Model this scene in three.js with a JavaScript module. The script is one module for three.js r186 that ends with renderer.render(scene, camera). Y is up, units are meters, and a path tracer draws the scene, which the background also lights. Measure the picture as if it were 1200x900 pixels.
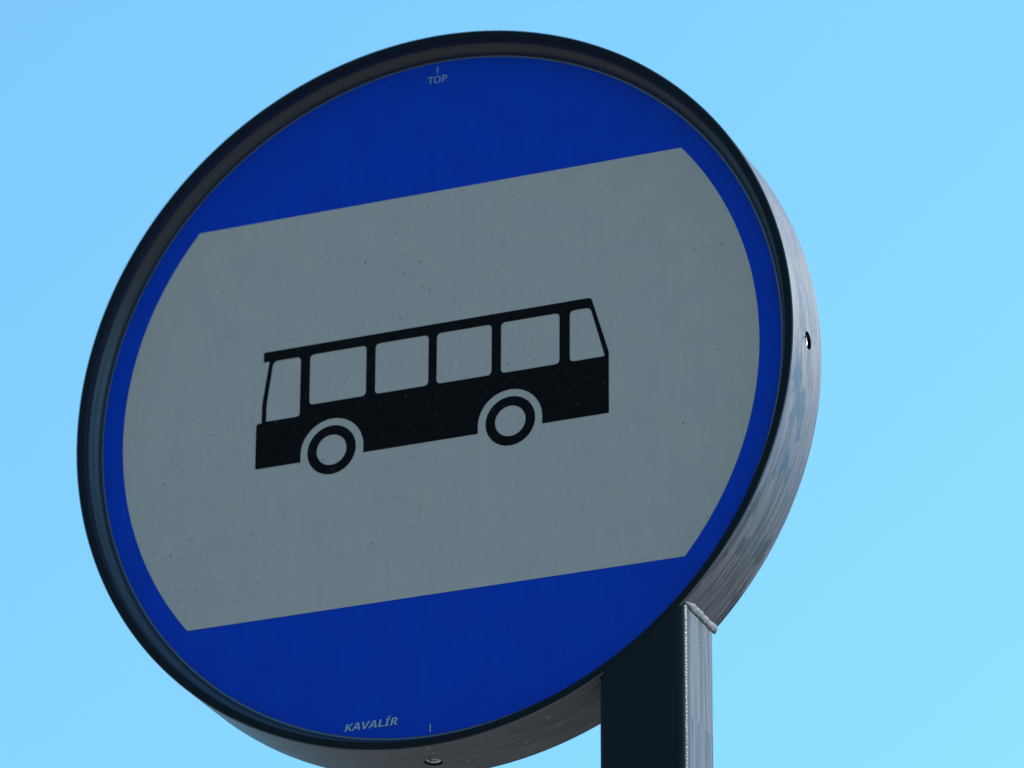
import * as THREE from 'three';
import { FontLoader } from 'three/addons/loaders/FontLoader.js';
import { Brush, Evaluator, SUBTRACTION } from 'three-bvh-csg';
import { createNoise2D, createNoise3D } from 'simplex-noise';

// ---------------------------------------------------------------- camera, sky, sun, exposure
const scene = new THREE.Scene();
const CENTRE_HEIGHT = 3.3;                                  // height of the middle of the sign above the ground
const camera = new THREE.PerspectiveCamera(8.157, 4 / 3, 0.1, 2000);
camera.position.set(1.50663, CENTRE_HEIGHT - 1.70737, 3.48492);
camera.up.set(0.15187, 0.91154, 0.38215);
camera.lookAt(1.50663 - 0.348455, CENTRE_HEIGHT - 1.70737 + 0.411188, 3.48492 - 0.842321);
camera.focus = 4.08; camera.userData.fStop = 6.3;

const renderer = new THREE.WebGLRenderer({ antialias: true });
renderer.toneMapping = THREE.LinearToneMapping;
renderer.toneMappingExposure = 1;
renderer.shadowMap.enabled = true;

const SUN_AZIMUTH = 131, SUN_ELEVATION = 30;                // azimuth from the sign's front towards its right
const deg = Math.PI / 180;
const sunDir = new THREE.Vector3(Math.sin(SUN_AZIMUTH * deg) * Math.cos(SUN_ELEVATION * deg), Math.sin(SUN_ELEVATION * deg), Math.cos(SUN_AZIMUTH * deg) * Math.cos(SUN_ELEVATION * deg));
const sun = new THREE.DirectionalLight(new THREE.Color().setRGB(1, 0.93, 0.84), 4);
sun.position.copy(sunDir).multiplyScalar(12); sun.position.y += CENTRE_HEIGHT;
sun.target.position.set(0, CENTRE_HEIGHT, 0);
sun.castShadow = true; sun.shadow.mapSize.set(2048, 2048);
Object.assign(sun.shadow.camera, { left: -4, right: 4, top: 4, bottom: -4, near: 0.5, far: 40 });
scene.add(sun, sun.target);

function clearSky(w, h) {
  const data = new Float32Array(w * h * 4), d = new THREE.Vector3();
  for (let j = 0; j < h; j++) for (let i = 0; i < w; i++) {
    const phi = ((i + 0.5) / w - 0.5) * 2 * Math.PI, el = ((j + 0.5) / h - 0.5) * Math.PI;
    d.set(Math.cos(phi) * Math.cos(el), Math.sin(el), Math.sin(phi) * Math.cos(el));
    const gamma = Math.acos(Math.max(-1, Math.min(1, d.dot(sunDir))));
    const up = Math.max(0, d.y);
    const t = Math.exp(-up / 0.6);                         // thicker air towards the horizon
    const g = 0.02 + 1.74 * Math.exp(-gamma / 1.2);        // brighter round the sun
    const halo = 0.5 * Math.exp(-gamma / 0.30);
    const k = (j * w + i) * 4;
    data[k] = (0.030 + 0.580 * t) * g + halo;
    data[k + 1] = (0.16 + 1.49 * t) * g + halo;
    data[k + 2] = (0.50 + 2.04 * t) * g + halo * 0.95;
    data[k + 3] = 1;
  }
  const s = new THREE.DataTexture(data, w, h, THREE.RGBAFormat, THREE.FloatType);
  s.mapping = THREE.EquirectangularReflectionMapping; s.magFilter = s.minFilter = THREE.LinearFilter; s.wrapS = THREE.RepeatWrapping; s.needsUpdate = true;
  return s;
}
scene.background = clearSky(1024, 512);
scene.environment = scene.background;

// ---------------------------------------------------------------- helpers
let seed = 20;
function rnd() { seed = (seed + 0x6D2B79F5) | 0; let t = Math.imul(seed ^ (seed >>> 15), 1 | seed); t = (t + Math.imul(t ^ (t >>> 7), 61 | t)) ^ t; return ((t ^ (t >>> 14)) >>> 0) / 4294967296; }
const n2 = createNoise2D(rnd), n3 = createNoise3D(rnd);
const mm = 0.001;
function part(name, geometry, material, parent) {
  const m = new THREE.Mesh(geometry, material); m.name = name; m.castShadow = m.receiveShadow = true; parent.add(m); return m;
}
// a texture from f(x, y) -> [r, g, b] (0..1, sRGB for colour maps); x, y in 0..1
function texture(w, h, f, colour = true) {
  const data = new Uint8Array(w * h * 4);
  for (let j = 0; j < h; j++) for (let i = 0; i < w; i++) {
    const c = f((i + 0.5) / w, (j + 0.5) / h), k = (j * w + i) * 4;
    for (let q = 0; q < 3; q++) data[k + q] = Math.max(0, Math.min(255, Math.round(255 * (c.length ? c[q] : c))));
    data[k + 3] = 255;
  }
  const t = new THREE.DataTexture(data, w, h); t.wrapS = t.wrapT = THREE.RepeatWrapping;
  t.magFilter = THREE.LinearFilter; t.minFilter = THREE.LinearMipmapLinearFilter; t.generateMipmaps = true;
  if (colour) t.colorSpace = THREE.SRGBColorSpace; t.needsUpdate = true;
  return t;
}
// soft blots on a grid: returns an array of 0..1 coverage
function blots(w, h, list) {
  const a = new Float32Array(w * h);
  for (const [x, y, rx, ry, s] of list) {
    const i0 = Math.floor(x - 2 * rx), i1 = Math.ceil(x + 2 * rx), j0 = Math.floor(y - 2 * ry), j1 = Math.ceil(y + 2 * ry);
    for (let j = j0; j <= j1; j++) for (let i = i0; i <= i1; i++) {
      if (i < 0 || j < 0 || i >= w || j >= h) continue;
      const q = ((i - x) / rx) ** 2 + ((j - y) / ry) ** 2;
      a[j * w + i] = Math.max(a[j * w + i], s * Math.exp(-q * q));
    }
  }
  return a;
}
const toSRGB = (v) => (v <= 0.0031308 ? v * 12.92 : 1.055 * v ** (1 / 2.4) - 0.055);
const mix = (a, b, t) => a + (b - a) * t;
const smooth = (a, b, x) => { const t = Math.max(0, Math.min(1, (x - a) / (b - a))); return t * t * (3 - 2 * t); };

// surface of revolution about the sign's axis (z): profile [[r, z, crease?]...] in mm; uv in metres (arc, profile length)
function turned(profile, segments = 256, closed = false, smoothProfile = false) {
  const pos = [], nor = [], uv = [], idx = [];
  const pts = closed ? [...profile, profile[0]] : profile;
  let run = 0; const runs = [0];
  for (let k = 1; k < pts.length; k++) { run += Math.hypot(pts[k][0] - pts[k - 1][0], pts[k][1] - pts[k - 1][1]) * mm; runs.push(run); }
  const segNormal = (k) => { const dr = pts[k + 1][0] - pts[k][0], dz = pts[k + 1][1] - pts[k][1], l = Math.hypot(dr, dz); return [-dz / l, dr / l]; };
  for (let k = 0; k < pts.length - 1; k++) {
    const n = segNormal(k);
    let a = n, b = n;
    if (smoothProfile) {
      const avg = (p, q) => { const x = p[0] + q[0], y = p[1] + q[1], l = Math.hypot(x, y); return [x / l, y / l]; };
      if (k > 0) a = avg(segNormal(k - 1), n);
      if (k < pts.length - 2) b = avg(n, segNormal(k + 1));
    }
    const base = pos.length / 3;
    for (let i = 0; i <= segments; i++) {
      const t = i / segments * 2 * Math.PI, c = Math.cos(t), s = Math.sin(t);
      for (const [p, m, r] of [[pts[k], a, runs[k]], [pts[k + 1], b, runs[k + 1]]]) {
        pos.push(p[0] * c * mm, p[0] * s * mm, p[1] * mm); nor.push(m[0] * c, m[0] * s, m[1]); uv.push(t * 0.3, r);
      }
    }
    for (let i = 0; i < segments; i++) { const q = base + i * 2; idx.push(q, q + 1, q + 2, q + 2, q + 1, q + 3); }
  }
  const g = new THREE.BufferGeometry();
  g.setAttribute('position', new THREE.Float32BufferAttribute(pos, 3)); g.setAttribute('normal', new THREE.Float32BufferAttribute(nor, 3)); g.setAttribute('uv', new THREE.Float32BufferAttribute(uv, 2));
  g.setIndex(idx);
  // keep the winding in step with the normals
  const A = new THREE.Vector3(...pos.slice(0, 3)), B = new THREE.Vector3(...pos.slice(3, 6)), C = new THREE.Vector3(...pos.slice(6, 9));
  if (B.sub(A).cross(C.sub(A)).dot(new THREE.Vector3(...nor.slice(0, 3))) < 0) { for (let i = 0; i < idx.length; i += 3) { const t = idx[i + 1]; idx[i + 1] = idx[i + 2]; idx[i + 2] = t; } g.setIndex(idx); }
  return g;
}
// a flat film cut to a shape, drawn in millimetres on the face, lying z mm above the plate
function film(shapes, z, curveSegments = 24) {
  const g = new THREE.ShapeGeometry(shapes, curveSegments); g.scale(mm, mm, 1); g.translate(0, 0, z * mm);
  return g;                                                                   // uv: millimetres as drawn, scaled below
}
function faceUV(g, x0, y0, w, h) {                                             // uv 0..1 over a rectangle of the face, in mm
  const p = g.attributes.position, u = new Float32Array(p.count * 2);
  for (let i = 0; i < p.count; i++) { u[2 * i] = (p.getX(i) / mm - x0) / w; u[2 * i + 1] = (p.getY(i) / mm - y0) / h; }
  g.setAttribute('uv', new THREE.BufferAttribute(u, 2)); return g;
}
function rounded(points, Path = THREE.Path) {                                  // polygon [[x, y, radius]...] with rounded corners
  const p = new Path(), n = points.length;
  points.forEach(([x, y, r = 0], i) => {
    const [px, py] = points[(i + n - 1) % n], [qx, qy] = points[(i + 1) % n];
    const la = Math.hypot(px - x, py - y), lb = Math.hypot(qx - x, qy - y);
    const ax = x + (px - x) / la * r, ay = y + (py - y) / la * r, bx = x + (qx - x) / lb * r, by = y + (qy - y) / lb * r;
    if (i === 0) p.moveTo(ax, ay); else p.lineTo(ax, ay);
    if (r) p.quadraticCurveTo(x, y, bx, by);
  });
  p.closePath(); return p;
}

// ---------------------------------------------------------------- materials
const fleck = (w, h, n, sizes, strength, cluster = 0) => {
  const list = [], centres = Array.from({ length: 9 }, () => [rnd() * w, rnd() * h]);
  for (let i = 0; i < n; i++) {
    let x = rnd() * w, y = rnd() * h;
    if (rnd() < cluster) { const c = centres[Math.floor(rnd() * centres.length)]; x = c[0] + (rnd() + rnd() - 1) * w * 0.10; y = c[1] + (rnd() + rnd() - 1) * h * 0.16; }
    const s = sizes[0] + (sizes[1] - sizes[0]) * rnd() ** 3;
    list.push([x, y, s * (0.7 + 0.5 * rnd()), s * (0.7 + 0.9 * rnd()), strength * (0.25 + 0.75 * rnd() ** 2)]);
  }
  return blots(w, h, list);
};
// white reflective sheeting: fine soot flecks, rain streaks, faint weave
const WW = 2048, WH = 1310;
const whiteFlecks = fleck(WW, WH, 1100, [1.4, 3.6], 0.58, 0.4);
const whiteFine = fleck(WW, WH, 3200, [1.1, 2.4], 0.15, 0.25);
const whiteDrips = blots(WW, WH, Array.from({ length: 420 }, () => [rnd() * WW, rnd() * WH, 1.2 + 2.2 * rnd(), 8 + 38 * rnd() ** 2, 0.01 + 0.04 * rnd() ** 2]));
const whiteMap = texture(WW, WH, (x, y) => {
  const X = x * 536, Y = y * 343;
  const streak = n2(X * 0.09, Y * 0.006) * 0.5 + n2(X * 0.35, Y * 0.02) * 0.5;
  const mottled = n2(X * 0.02 + 9, Y * 0.02) * 0.6 + n2(X * 0.12, Y * 0.12 + 4) * 0.4;
  const grain = n2(X * 1.3, Y * 0.7) * 0.5 + n2(X * 2.6, Y * 2.6) * 0.5;
  const k = Math.min(WH - 1, Math.floor(y * WH)) * WW + Math.min(WW - 1, Math.floor(x * WW));
  const f = 1 - Math.min(0.75, whiteFlecks[k] + whiteFine[k] + whiteDrips[k]);
  const v = 1 + 0.016 * streak + 0.03 * mottled + 0.024 * grain;
  return [0.70 * v, 0.525 * v * (1 + 0.006 * streak), 0.425 * v * (1 - 0.012 * mottled)].map((c) => toSRGB(c * f));
});
const white = new THREE.MeshPhysicalMaterial({ map: whiteMap, roughness: 0.45, ior: 1.4, specularIntensity: 0.5 });
// blue sheeting: flecks of pale dust
const BW = 1024;
const blueFlecks = fleck(BW, BW, 520, [0.7, 1.8], 0.30, 0.4);
const blueMap = texture(BW, BW, (x, y) => {
  const X = x * 570, Y = y * 570;
  const v = 1 + 0.05 * n2(X * 0.018, Y * 0.018) + 0.03 * n2(X * 0.10, Y * 0.012) + 0.03 * n2(X * 0.8, Y * 0.8);
  const k = Math.min(BW - 1, Math.floor(y * BW)) * BW + Math.min(BW - 1, Math.floor(x * BW));
  const f = blueFlecks[k];
  return [mix(0.0005 * v, 0.2, f), mix(0.055 * v, 0.22, f), mix(0.52 * v, 0.38, f)].map(toSRGB);
});
const blue = new THREE.MeshPhysicalMaterial({ map: blueMap, roughness: 0.45, ior: 1.4, specularIntensity: 0.5 });
// black print with a little pale dust
const KW = 1024, KH = 400;
const blackFlecks = fleck(KW, KH, 280, [1.0, 2.8], 0.08, 0.5);
const blackMap = texture(KW, KH, (x, y) => {
  const k = Math.min(KH - 1, Math.floor(y * KH)) * KW + Math.min(KW - 1, Math.floor(x * KW));
  const v = 1 + 0.25 * n2(x * 40, y * 10) + 0.2 * n2(x * 160, y * 60);
  return [0.010 * v, 0.0065 * v, 0.0065 * v].map((c) => toSRGB(c + blackFlecks[k]));
});
const black = new THREE.MeshPhysicalMaterial({ map: blackMap, roughness: 0.5, ior: 1.4, specularIntensity: 0.2 });
const lettering = new THREE.MeshStandardMaterial({ color: new THREE.Color().setRGB(0.46, 0.49, 0.52), roughness: 0.5 });
const plateMetal = new THREE.MeshStandardMaterial({ color: new THREE.Color().setRGB(0.20, 0.21, 0.22), roughness: 0.5, metalness: 0.3 });

// charcoal powder coat: orange-peel relief; road film wiped into runs
const peel = texture(512, 512, (x, y) => 0.5 + 0.3 * n2(x * 40, y * 40) + 0.2 * n2(x * 90 + 5, y * 90), false);
// drum wall: u runs along the rim (0.9425 m to one repeat), v across the wall
const DW = 2048, DH = 256;
const drumGlints = fleck(DW, DH, 120, [1.5, 3.8], 0.8, 0.5), drumDark = fleck(DW, DH, 260, [1.5, 5], 0.5, 0.5);  // the bright specks are glints painted into the wall colour
const BARE = [[904, 49, 17, 9, 1], [886, 35, 15, 8, 0.9], [837, 38, 9, 7, 1], [17, 42, 32, 8, 0.75], [66, 40, 26, 7, 0.5], [790, 57, 12, 5, 0.7], [765, 42, 8, 6, 0.6], [650, 30, 20, 7, 0.5], [300, 40, 30, 9, 0.7]];   // spots where the film is rubbed off (mm)
for (let i = 0; i < 16; i++) BARE.push([690 + 250 * rnd(), 6 + 52 * rnd(), 4 + 9 * rnd(), 2 + 3.5 * rnd(), 0.5 + 0.45 * rnd()]);
const drumFilm = (x, y) => {                                                   // how thick the pale road film lies, 0..1
  const X = x * 942, Y = y * 68;
  const runs = smooth(0.25, 0.55, n2(Y * 0.26 + 11, X * 0.0075)) * 0.9 + smooth(0.15, 0.6, n2(Y * 0.42, X * 0.007)) * 0.6 + smooth(0.2, 0.7, n2(Y * 0.95 + 30, X * 0.011)) * 0.55;
  const haze = 0.5 + 0.5 * n2(Y * 0.09 + 60, X * 0.012);
  const wiped = smooth(0.42, 0.85, n2(X * 0.014 + 5, Y * 0.045) + 0.18 * n2(X * 0.09, Y * 0.16));
  let bare = wiped * 0.5;
  for (const [u, v, ru, rv, s] of BARE) { const q = ((X - u) / ru) ** 2 + ((Y - v) / rv) ** 2 + 0.9 * n2(X * 0.06, Y * 0.12) + 0.3 * n2(X * 0.3, Y * 0.3); bare = Math.max(bare, s * (1 - smooth(0.3, 1.7, q))); }
  return Math.max(0, Math.min(1, (0.72 + 0.28 * haze) * (1 - 0.82 * Math.min(1, runs)))) * (1 - 0.85 * bare);
};
const drumAt = (x, y) => Math.min(DH - 1, Math.floor(y * DH)) * DW + Math.min(DW - 1, Math.floor(x * DW));
const drumMap = texture(DW, DH, (x, y) => {
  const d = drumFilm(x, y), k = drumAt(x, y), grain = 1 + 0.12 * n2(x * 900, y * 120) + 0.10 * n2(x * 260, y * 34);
  const f = drumGlints[k], q = 1 - drumDark[k] * 0.6;
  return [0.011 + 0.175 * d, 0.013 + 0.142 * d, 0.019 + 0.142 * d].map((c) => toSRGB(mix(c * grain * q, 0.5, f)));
});
const drumRough = texture(DW, DH, (x, y) => { const d = drumFilm(x, y); const r = 0.34 + 0.24 * d; return [r, r, 0]; }, false);
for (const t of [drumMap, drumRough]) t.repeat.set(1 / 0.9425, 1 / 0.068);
const peelDrum = peel.clone(); peelDrum.repeat.set(1 / 0.06, 1 / 0.06);
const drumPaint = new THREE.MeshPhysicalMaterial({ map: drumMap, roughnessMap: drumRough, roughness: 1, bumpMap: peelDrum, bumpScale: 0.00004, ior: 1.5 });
const frontPaint = new THREE.MeshPhysicalMaterial({ color: new THREE.Color().setRGB(0.006, 0.0065, 0.008), roughness: 0.42, ior: 1.34, specularIntensity: 0.8, bumpMap: peelDrum, bumpScale: 0.00004 });
const edging = new THREE.MeshPhysicalMaterial({ color: new THREE.Color().setRGB(0.070, 0.068, 0.072), roughness: 0.3, metalness: 0.55 });
// post: u runs round the tube, v up it
const postFilmAndLight = (x, y) => {                                                 // rain-washed road film in upright runs, plus sunlit paleness painted onto the two flanks
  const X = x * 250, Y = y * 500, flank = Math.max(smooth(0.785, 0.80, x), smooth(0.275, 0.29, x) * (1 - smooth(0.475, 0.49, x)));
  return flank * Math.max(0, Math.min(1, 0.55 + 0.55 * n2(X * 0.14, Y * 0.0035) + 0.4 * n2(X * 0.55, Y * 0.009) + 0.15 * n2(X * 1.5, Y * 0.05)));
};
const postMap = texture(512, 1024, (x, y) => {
  const d = postFilmAndLight(x, y), g = 1 + 0.10 * n2(x * 300, y * 700);
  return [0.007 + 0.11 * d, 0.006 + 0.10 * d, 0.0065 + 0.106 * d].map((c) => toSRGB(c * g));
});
const postRough = texture(512, 1024, (x, y) => { const r = 0.33 + 0.14 * postFilmAndLight(x, y); return [r, r, 0]; }, false);
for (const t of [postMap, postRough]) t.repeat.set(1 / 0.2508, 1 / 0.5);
const peelPost = peel.clone(); peelPost.repeat.set(1 / 0.09, 1 / 0.09);
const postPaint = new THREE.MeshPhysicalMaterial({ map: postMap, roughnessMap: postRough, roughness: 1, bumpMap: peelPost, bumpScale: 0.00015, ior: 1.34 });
const weldPaint = new THREE.MeshPhysicalMaterial({ color: new THREE.Color().setRGB(0.19, 0.19, 0.19), roughness: 0.6, bumpMap: peelPost, bumpScale: 0.0002 });
const steel = new THREE.MeshStandardMaterial({ color: new THREE.Color().setRGB(0.62, 0.62, 0.61), metalness: 1, roughness: 0.32 });
const socketDark = new THREE.MeshStandardMaterial({ color: new THREE.Color().setRGB(0.02, 0.02, 0.02), roughness: 0.7 });

// ---------------------------------------------------------------- ground
const paving = texture(1024, 1024, (x, y) => {
  const v = 0.23 * (1 + 0.10 * n2(x * 9, y * 9) + 0.10 * n2(x * 60, y * 60) + 0.14 * n2(x * 300, y * 300));
  return [v * 1.12, v, v * 0.80].map(toSRGB);
});
paving.repeat.set(200, 200);
const ground = part('pavement', new THREE.PlaneGeometry(800, 800, 8, 8).rotateX(-Math.PI / 2), new THREE.MeshStandardMaterial({ map: paving, roughness: 0.9 }), scene);
ground.userData = { label: 'grey asphalt pavement under the bus stop sign', category: 'pavement', kind: 'structure' };

// ---------------------------------------------------------------- the sign
const sign = new THREE.Group(); sign.name = 'bus_stop_sign';
sign.userData = { label: 'round blue and white bus stop sign in a deep charcoal drum on a square post', category: 'sign' };
scene.add(sign);
const O = CENTRE_HEIGHT;
const head = (name, g, m, parent = sign) => { g.translate(0, parent === sign ? O : 0, 0); return part(name, g, m, parent); };

// drum: rim lip in front of the face, side wall, four countersunk holes
const R = 300, LIP = 293.4, FRONT = 17.2, BACK = -48.5;
const evaluator = new Evaluator(); evaluator.useGroups = false; evaluator.attributes = ['position', 'normal', 'uv'];
let wall = new Brush(turned([[R, BACK + 0.8], [R, FRONT - 0.9], [R - 0.9, FRONT - 0.25], [R - 5, FRONT - 0.25], [R - 5, BACK + 0.2], [R - 0.8, BACK + 0.2]], 288, true));
wall.updateMatrixWorld();
const SCREW_Z = -17, screwAngles = [-0.4, 90, 180, -90.8];
for (const a of screwAngles) {
  const hole = new THREE.CylinderGeometry(7.3 * mm, 6.9 * mm, 8 * mm, 40); hole.rotateZ(-Math.PI / 2); hole.translate((R - 4.2 + 4) * mm, 0, SCREW_Z * mm); hole.rotateZ(a * deg);
  const b = new Brush(hole); b.updateMatrixWorld();
  wall = evaluator.evaluate(wall, b, SUBTRACTION); wall.updateMatrixWorld();
}
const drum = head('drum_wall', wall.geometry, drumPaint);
drum.userData.label = 'charcoal side wall of the drum, streaked with pale road film';
// the lip: a flat ring with eased edges, a hair proud of the wall's front edge
head('rim_lip', turned([[R - 0.75, FRONT - 0.35], [R - 1.2, FRONT], [LIP + 0.7, FRONT], [LIP + 0.2, FRONT - 0.25], [LIP, FRONT - 0.8]], 288), frontPaint);
// inner wall of the rim, rolled over at its foot to hold the sign plate
head('edging', turned([[LIP, FRONT - 0.8], [LIP, 12], [293.2, 9.8], [292.6, 8.3], [291.6, 7.3], [290.4, 6.6], [289.2, 5.7], [288.1, 4.5], [287.2, 3.1], [286.5, 1.6], [286.0, 0], [285.9, -0.6]], 288, false, true), edging);
head('back_panel', turned([[R - 5.2, -44], [R - 5.2, -46], [0.01, -46]], 96), frontPaint);

// sign plate and its printed films
const plate = head('sign_plate', turned([[0.01, -0.35], [286.4, -0.35], [286.4, -2.4], [0.01, -2.4]], 192), plateMetal);
const disc = new THREE.Shape(); disc.absarc(0, 0, 284.5, 0, 2 * Math.PI);
const faceGroup = (name, g, m) => { g.translate(0, O, 0); return part(name, g, m, plate); };
faceGroup('blue_field', faceUV(film(disc, 0, 160), -285, -285, 570, 570), blue);
const H = 170.7, RW = 267.1, A = Math.acos(H / RW);
const panel = new THREE.Shape(); panel.absarc(0, 0, RW, -(Math.PI / 2 - A), Math.PI / 2 - A, false); panel.absarc(0, 0, RW, Math.PI / 2 + A, 1.5 * Math.PI - A, false); panel.closePath();
faceGroup('white_panel', faceUV(film(panel, 0.25, 90), -268, -171.5, 536, 343), white);

// bus pictogram
const bus = new THREE.Shape();
bus.moveTo(-146, 55.6); bus.lineTo(128, 55.6); bus.quadraticCurveTo(130.6, 55.6, 131.3, 53.2); bus.lineTo(144.7, 8.4); bus.quadraticCurveTo(145, 7.4, 145, 6.2); bus.lineTo(145, -43.6);
const arch = (cx) => { bus.lineTo(cx + 26.7, -43.6); bus.lineTo(cx + 26.7, -37.3); bus.absarc(cx, -37.3, 26.7, 0, Math.PI, false); bus.lineTo(cx - 26.7, -43.6); };
arch(63.6); arch(-85.7);
bus.lineTo(-148.9, -43.6); bus.quadraticCurveTo(-151.1, -43.6, -151.1, -41.4); bus.lineTo(-151.1, -7.6); bus.quadraticCurveTo(-151.1, -4.9, -148.4, -4.9); bus.lineTo(-146.5, -4.9); bus.lineTo(-146.5, 10.7); bus.lineTo(-140.9, 47.3); bus.lineTo(-146, 47.3); bus.closePath();
const pane = (x0, x1, y0, y1) => rounded([[x0, y1, 4], [x1, y1, 4], [x1, y0, 4], [x0, y0, 4]]);
bus.holes.push(rounded([[-137.6, 46.9, 4.5], [-113.9, 46.9, 4], [-113.9, -4.1, 3.2], [-142.8, -4.1, 0.4], [-142.7, 10.2, 2]]));
for (const [x0, x1] of [[-105.9, -57.7], [-50.0, -5.0], [1.9, 48.0], [55.8, 104.4]]) bus.holes.push(pane(x0, x1, 4.2, 47.1));
bus.holes.push(rounded([[112.9, 47.3, 4], [129.9, 47.3, 4], [141.9, 4.3, 1.6], [112.9, 4.3, 4]]));
const onBus = (g) => faceUV(g, -160, -62, 320, 125);
const pictogram = faceGroup('bus_body_print', onBus(film(bus, 0.5, 20)), black);
for (const cx of [63.9, -86.0]) {
  const w = new THREE.Shape(); w.absarc(cx, -37.1, 20.5, 0, 2 * Math.PI); const hub = new THREE.Path(); hub.absarc(cx, -37.1, 12.7, 0, 2 * Math.PI, true); w.holes.push(hub);
  faceGroup('wheel_print', onBus(film(w, 0.5, 48)), black);
}

// small lettering and the two centre marks
const bold = await new FontLoader().loadAsync('fonts/droid/droid_sans_bold.typeface.json');
const regular = await new FontLoader().loadAsync('fonts/droid/droid_sans_regular.typeface.json');
function words(font, text, x0, x1, base, cap, slant) {
  const g = new THREE.ShapeGeometry(font.generateShapes(text, 10), 6); g.computeBoundingBox();
  const probe = new THREE.ShapeGeometry(font.generateShapes('H', 10), 4); probe.computeBoundingBox();
  const b = g.boundingBox, p = g.attributes.position, sy = cap / (probe.boundingBox.max.y - probe.boundingBox.min.y);
  const run = x1 - x0 - slant * cap, sx = run / (b.max.x - b.min.x);
  for (let i = 0; i < p.count; i++) { const y = p.getY(i) * sy; p.setXYZ(i, (x0 + (p.getX(i) - b.min.x) * sx + slant * y) * mm, (base + y) * mm, 0.5 * mm); }
  return g;
}
faceGroup('lettering', words(regular, 'TOP', -8.6, 7.8, 266.6, 6.0, 0), lettering);
faceGroup('lettering', words(bold, 'KAVAL\u00cdR', -70.4, -25.3, -272.6, 6.0, 0.27), lettering);
const bar = (x, y0, y1, w) => rounded([[x - w, y0], [x + w, y0], [x + w, y1], [x - w, y1]], THREE.Shape);
faceGroup('centre_mark', film(bar(-0.3, 274.9, 281.0, 0.45), 0.5), lettering);
faceGroup('centre_mark', film(bar(0.3, -282.4, -275.9, 0.45), 0.5), lettering);

// screws sunk in the drum wall
screwAngles.forEach((a, i) => {
  const sunk = [2.3, 1.4, 1.6, 0.9][i];                      // driven to different depths
  const dome = new THREE.LatheGeometry([[2.6, -1.6], [2.9, -0.2], [3.4, 0.15], [5.0, 0.05], [6.0, -0.35], [6.35, -0.9], [6.35, -2.2]].reverse().map(([x, y]) => new THREE.Vector2(x * mm, y * mm)), 40);
  const put = (g) => { g.rotateZ(-Math.PI / 2); g.translate((R - sunk) * mm, 0, SCREW_Z * mm); g.rotateZ(a * deg); g.translate(0, O, 0); return g; };
  const s = part('screw', put(dome), steel, sign);
  part('socket', put(new THREE.CylinderGeometry(2.75 * mm, 2.75 * mm, 0.6 * mm, 6).translate(0, -1.5 * mm, 0)), socketDark, s);
});

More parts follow.
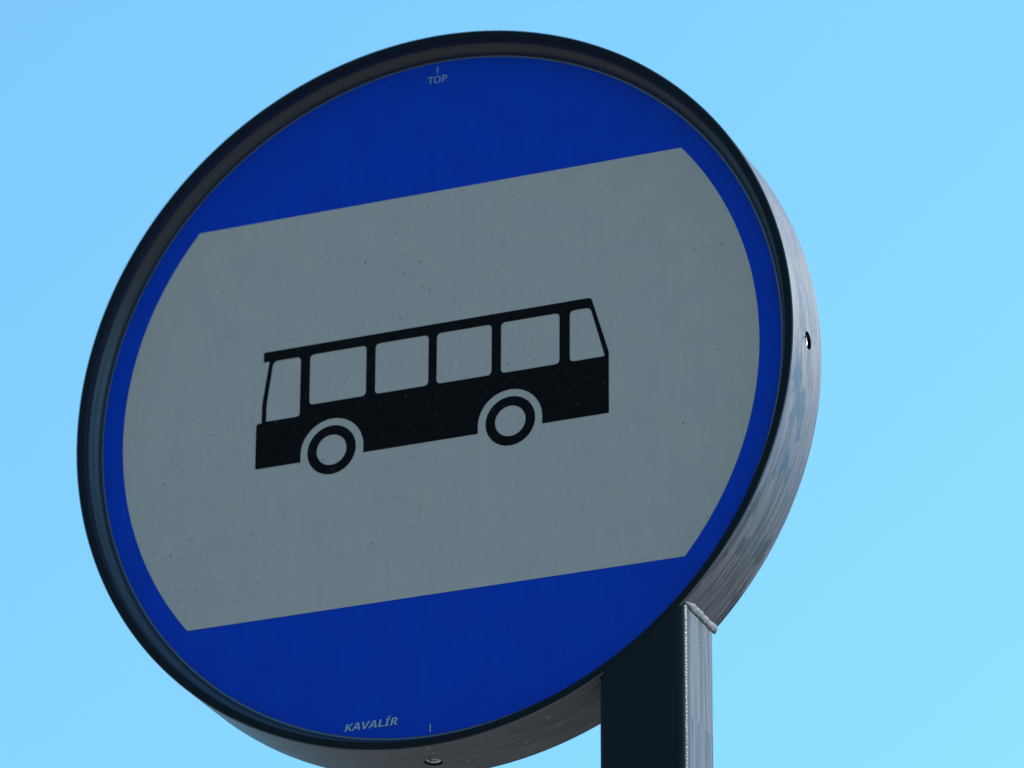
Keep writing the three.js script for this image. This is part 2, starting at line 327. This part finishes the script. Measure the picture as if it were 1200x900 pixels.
// post: square tube, rounded corners, top end cut to the curve of the drum
{
  const x0 = 142.2, x1 = 210.8, z0 = -47.6, z1 = 17.08, r = 6.5, n = 8, ring = [];
  const corner = (cx, cz, a) => { for (let i = 0; i <= n; i++) { const t = (a + 90 * i / n) * deg; ring.push([cx + r * Math.cos(t), cz + r * Math.sin(t), Math.cos(t), Math.sin(t)]); } };
  corner(x1 - r, z1 - r, 0); 
  const mid = (xa, xb, z, nz) => { for (let i = 1; i < 12; i++) ring.push([mix(xa, xb, i / 12), z, 0, nz]); };
  mid(x1 - r, x0 + r, z1, 1);
  corner(x0 + r, z1 - r, 90); corner(x0 + r, z0 + r, 180);
  mid(x0 + r, x1 - r, z0, -1);
  corner(x1 - r, z0 + r, 270);
  ring.push(ring[0]);
  const pos = [], nor = [], uv = [], idx = []; let u = 0;
  const rows = 40;
  ring.forEach(([x, z, nx, nz], i) => {
    if (i) u += Math.hypot(x - ring[i - 1][0], z - ring[i - 1][1]) * mm;
    const top = O - Math.sqrt(297.2 ** 2 - x * x) * mm;
    for (let j = 0; j <= rows; j++) { const y = top * (j / rows); pos.push(x * mm, y, z * mm); nor.push(nx, 0, nz); uv.push(u, y); }
  });
  for (let i = 0; i < ring.length - 1; i++) for (let j = 0; j < rows; j++) { const a = i * (rows + 1) + j, b = a + rows + 1; idx.push(a, a + 1, b, b, a + 1, b + 1); }
  const g = new THREE.BufferGeometry();
  g.setAttribute('position', new THREE.Float32BufferAttribute(pos, 3)); g.setAttribute('normal', new THREE.Float32BufferAttribute(nor, 3)); g.setAttribute('uv', new THREE.Float32BufferAttribute(uv, 2)); g.setIndex(idx);
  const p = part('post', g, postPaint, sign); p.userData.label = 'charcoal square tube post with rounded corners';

  // weld beads where the tube meets the drum, one on each flank
  const weld = (x, side, size, za, zb) => {
    const N = 120, M = 10, P = [], I = [], U = [];
    const y = -Math.sqrt(R * R - x * x), tx = side * -y / R, ty = side * x / R;        // joint line and the drum's tangent going up and away
    for (let i = 0; i <= N; i++) {
      const t = i / N, z = mix(za, zb, t);
      const end = Math.min(1, t * 5 + 0.02, Math.sqrt(Math.max(0, (1 - t) * 40)) + 0.02);
      const a = size * end * (1 + 0.14 * n2(t * 6, side) + 0.06 * n2(t * 25, 2)), b = size * end * (0.85 + 0.16 * n2(t * 7, side + 9) + 0.06 * n2(t * 30, 5));
      const ax = x + tx * a, ay = y + ty * a, bx = x, by = y - b;
      for (let k = 0; k <= M; k++) {
        const q = k / M, belly = Math.sin(Math.PI * q) * end * (0.8 + 0.25 * n2(t * 8, side + 4) + 0.16 * n3(t * 30, q * 3, side));
        const edge = 0.35 * (k === 0 || k === M ? -1 : 1);
        P.push((mix(ax, bx, q) + side * 0.75 * (belly + edge)) * mm, O + (mix(ay, by, q) - 0.66 * (belly + edge)) * mm, z * mm); U.push(q * 0.006, z * mm);
      }
      P.push((x - side * 2) * mm, O + (y + 0.5) * mm, z * mm); U.push(0.007, z * mm);      // root of the bead, inside the metal
    }
    const W = M + 2;
    for (let i = 0; i < N; i++) for (let k = 0; k < W; k++) { const a = i * W + k, a1 = i * W + (k + 1) % W, b = a + W, b1 = a1 + W; if (side > 0) I.push(a, a1, b, b, a1, b1); else I.push(a, b, a1, b, b1, a1); }
    for (const [r0, flip] of [[0, side > 0], [N * W, side < 0]]) for (let k = 1; k < W - 1; k++) I.push(...(flip ? [r0, r0 + k + 1, r0 + k] : [r0, r0 + k, r0 + k + 1]));
    const w = new THREE.BufferGeometry(); w.setAttribute('position', new THREE.Float32BufferAttribute(P, 3)); w.setAttribute('uv', new THREE.Float32BufferAttribute(U, 2)); w.setIndex(I); w.computeVertexNormals();
    return w;
  };
  part('weld_bead', weld(x1, 1, 3.7, 15.5, -49.2), weldPaint, sign);
  part('weld_bead', weld(x0, -1, 4.0, 14.0, -46), weldPaint, sign);
}

renderer.render(scene, camera);
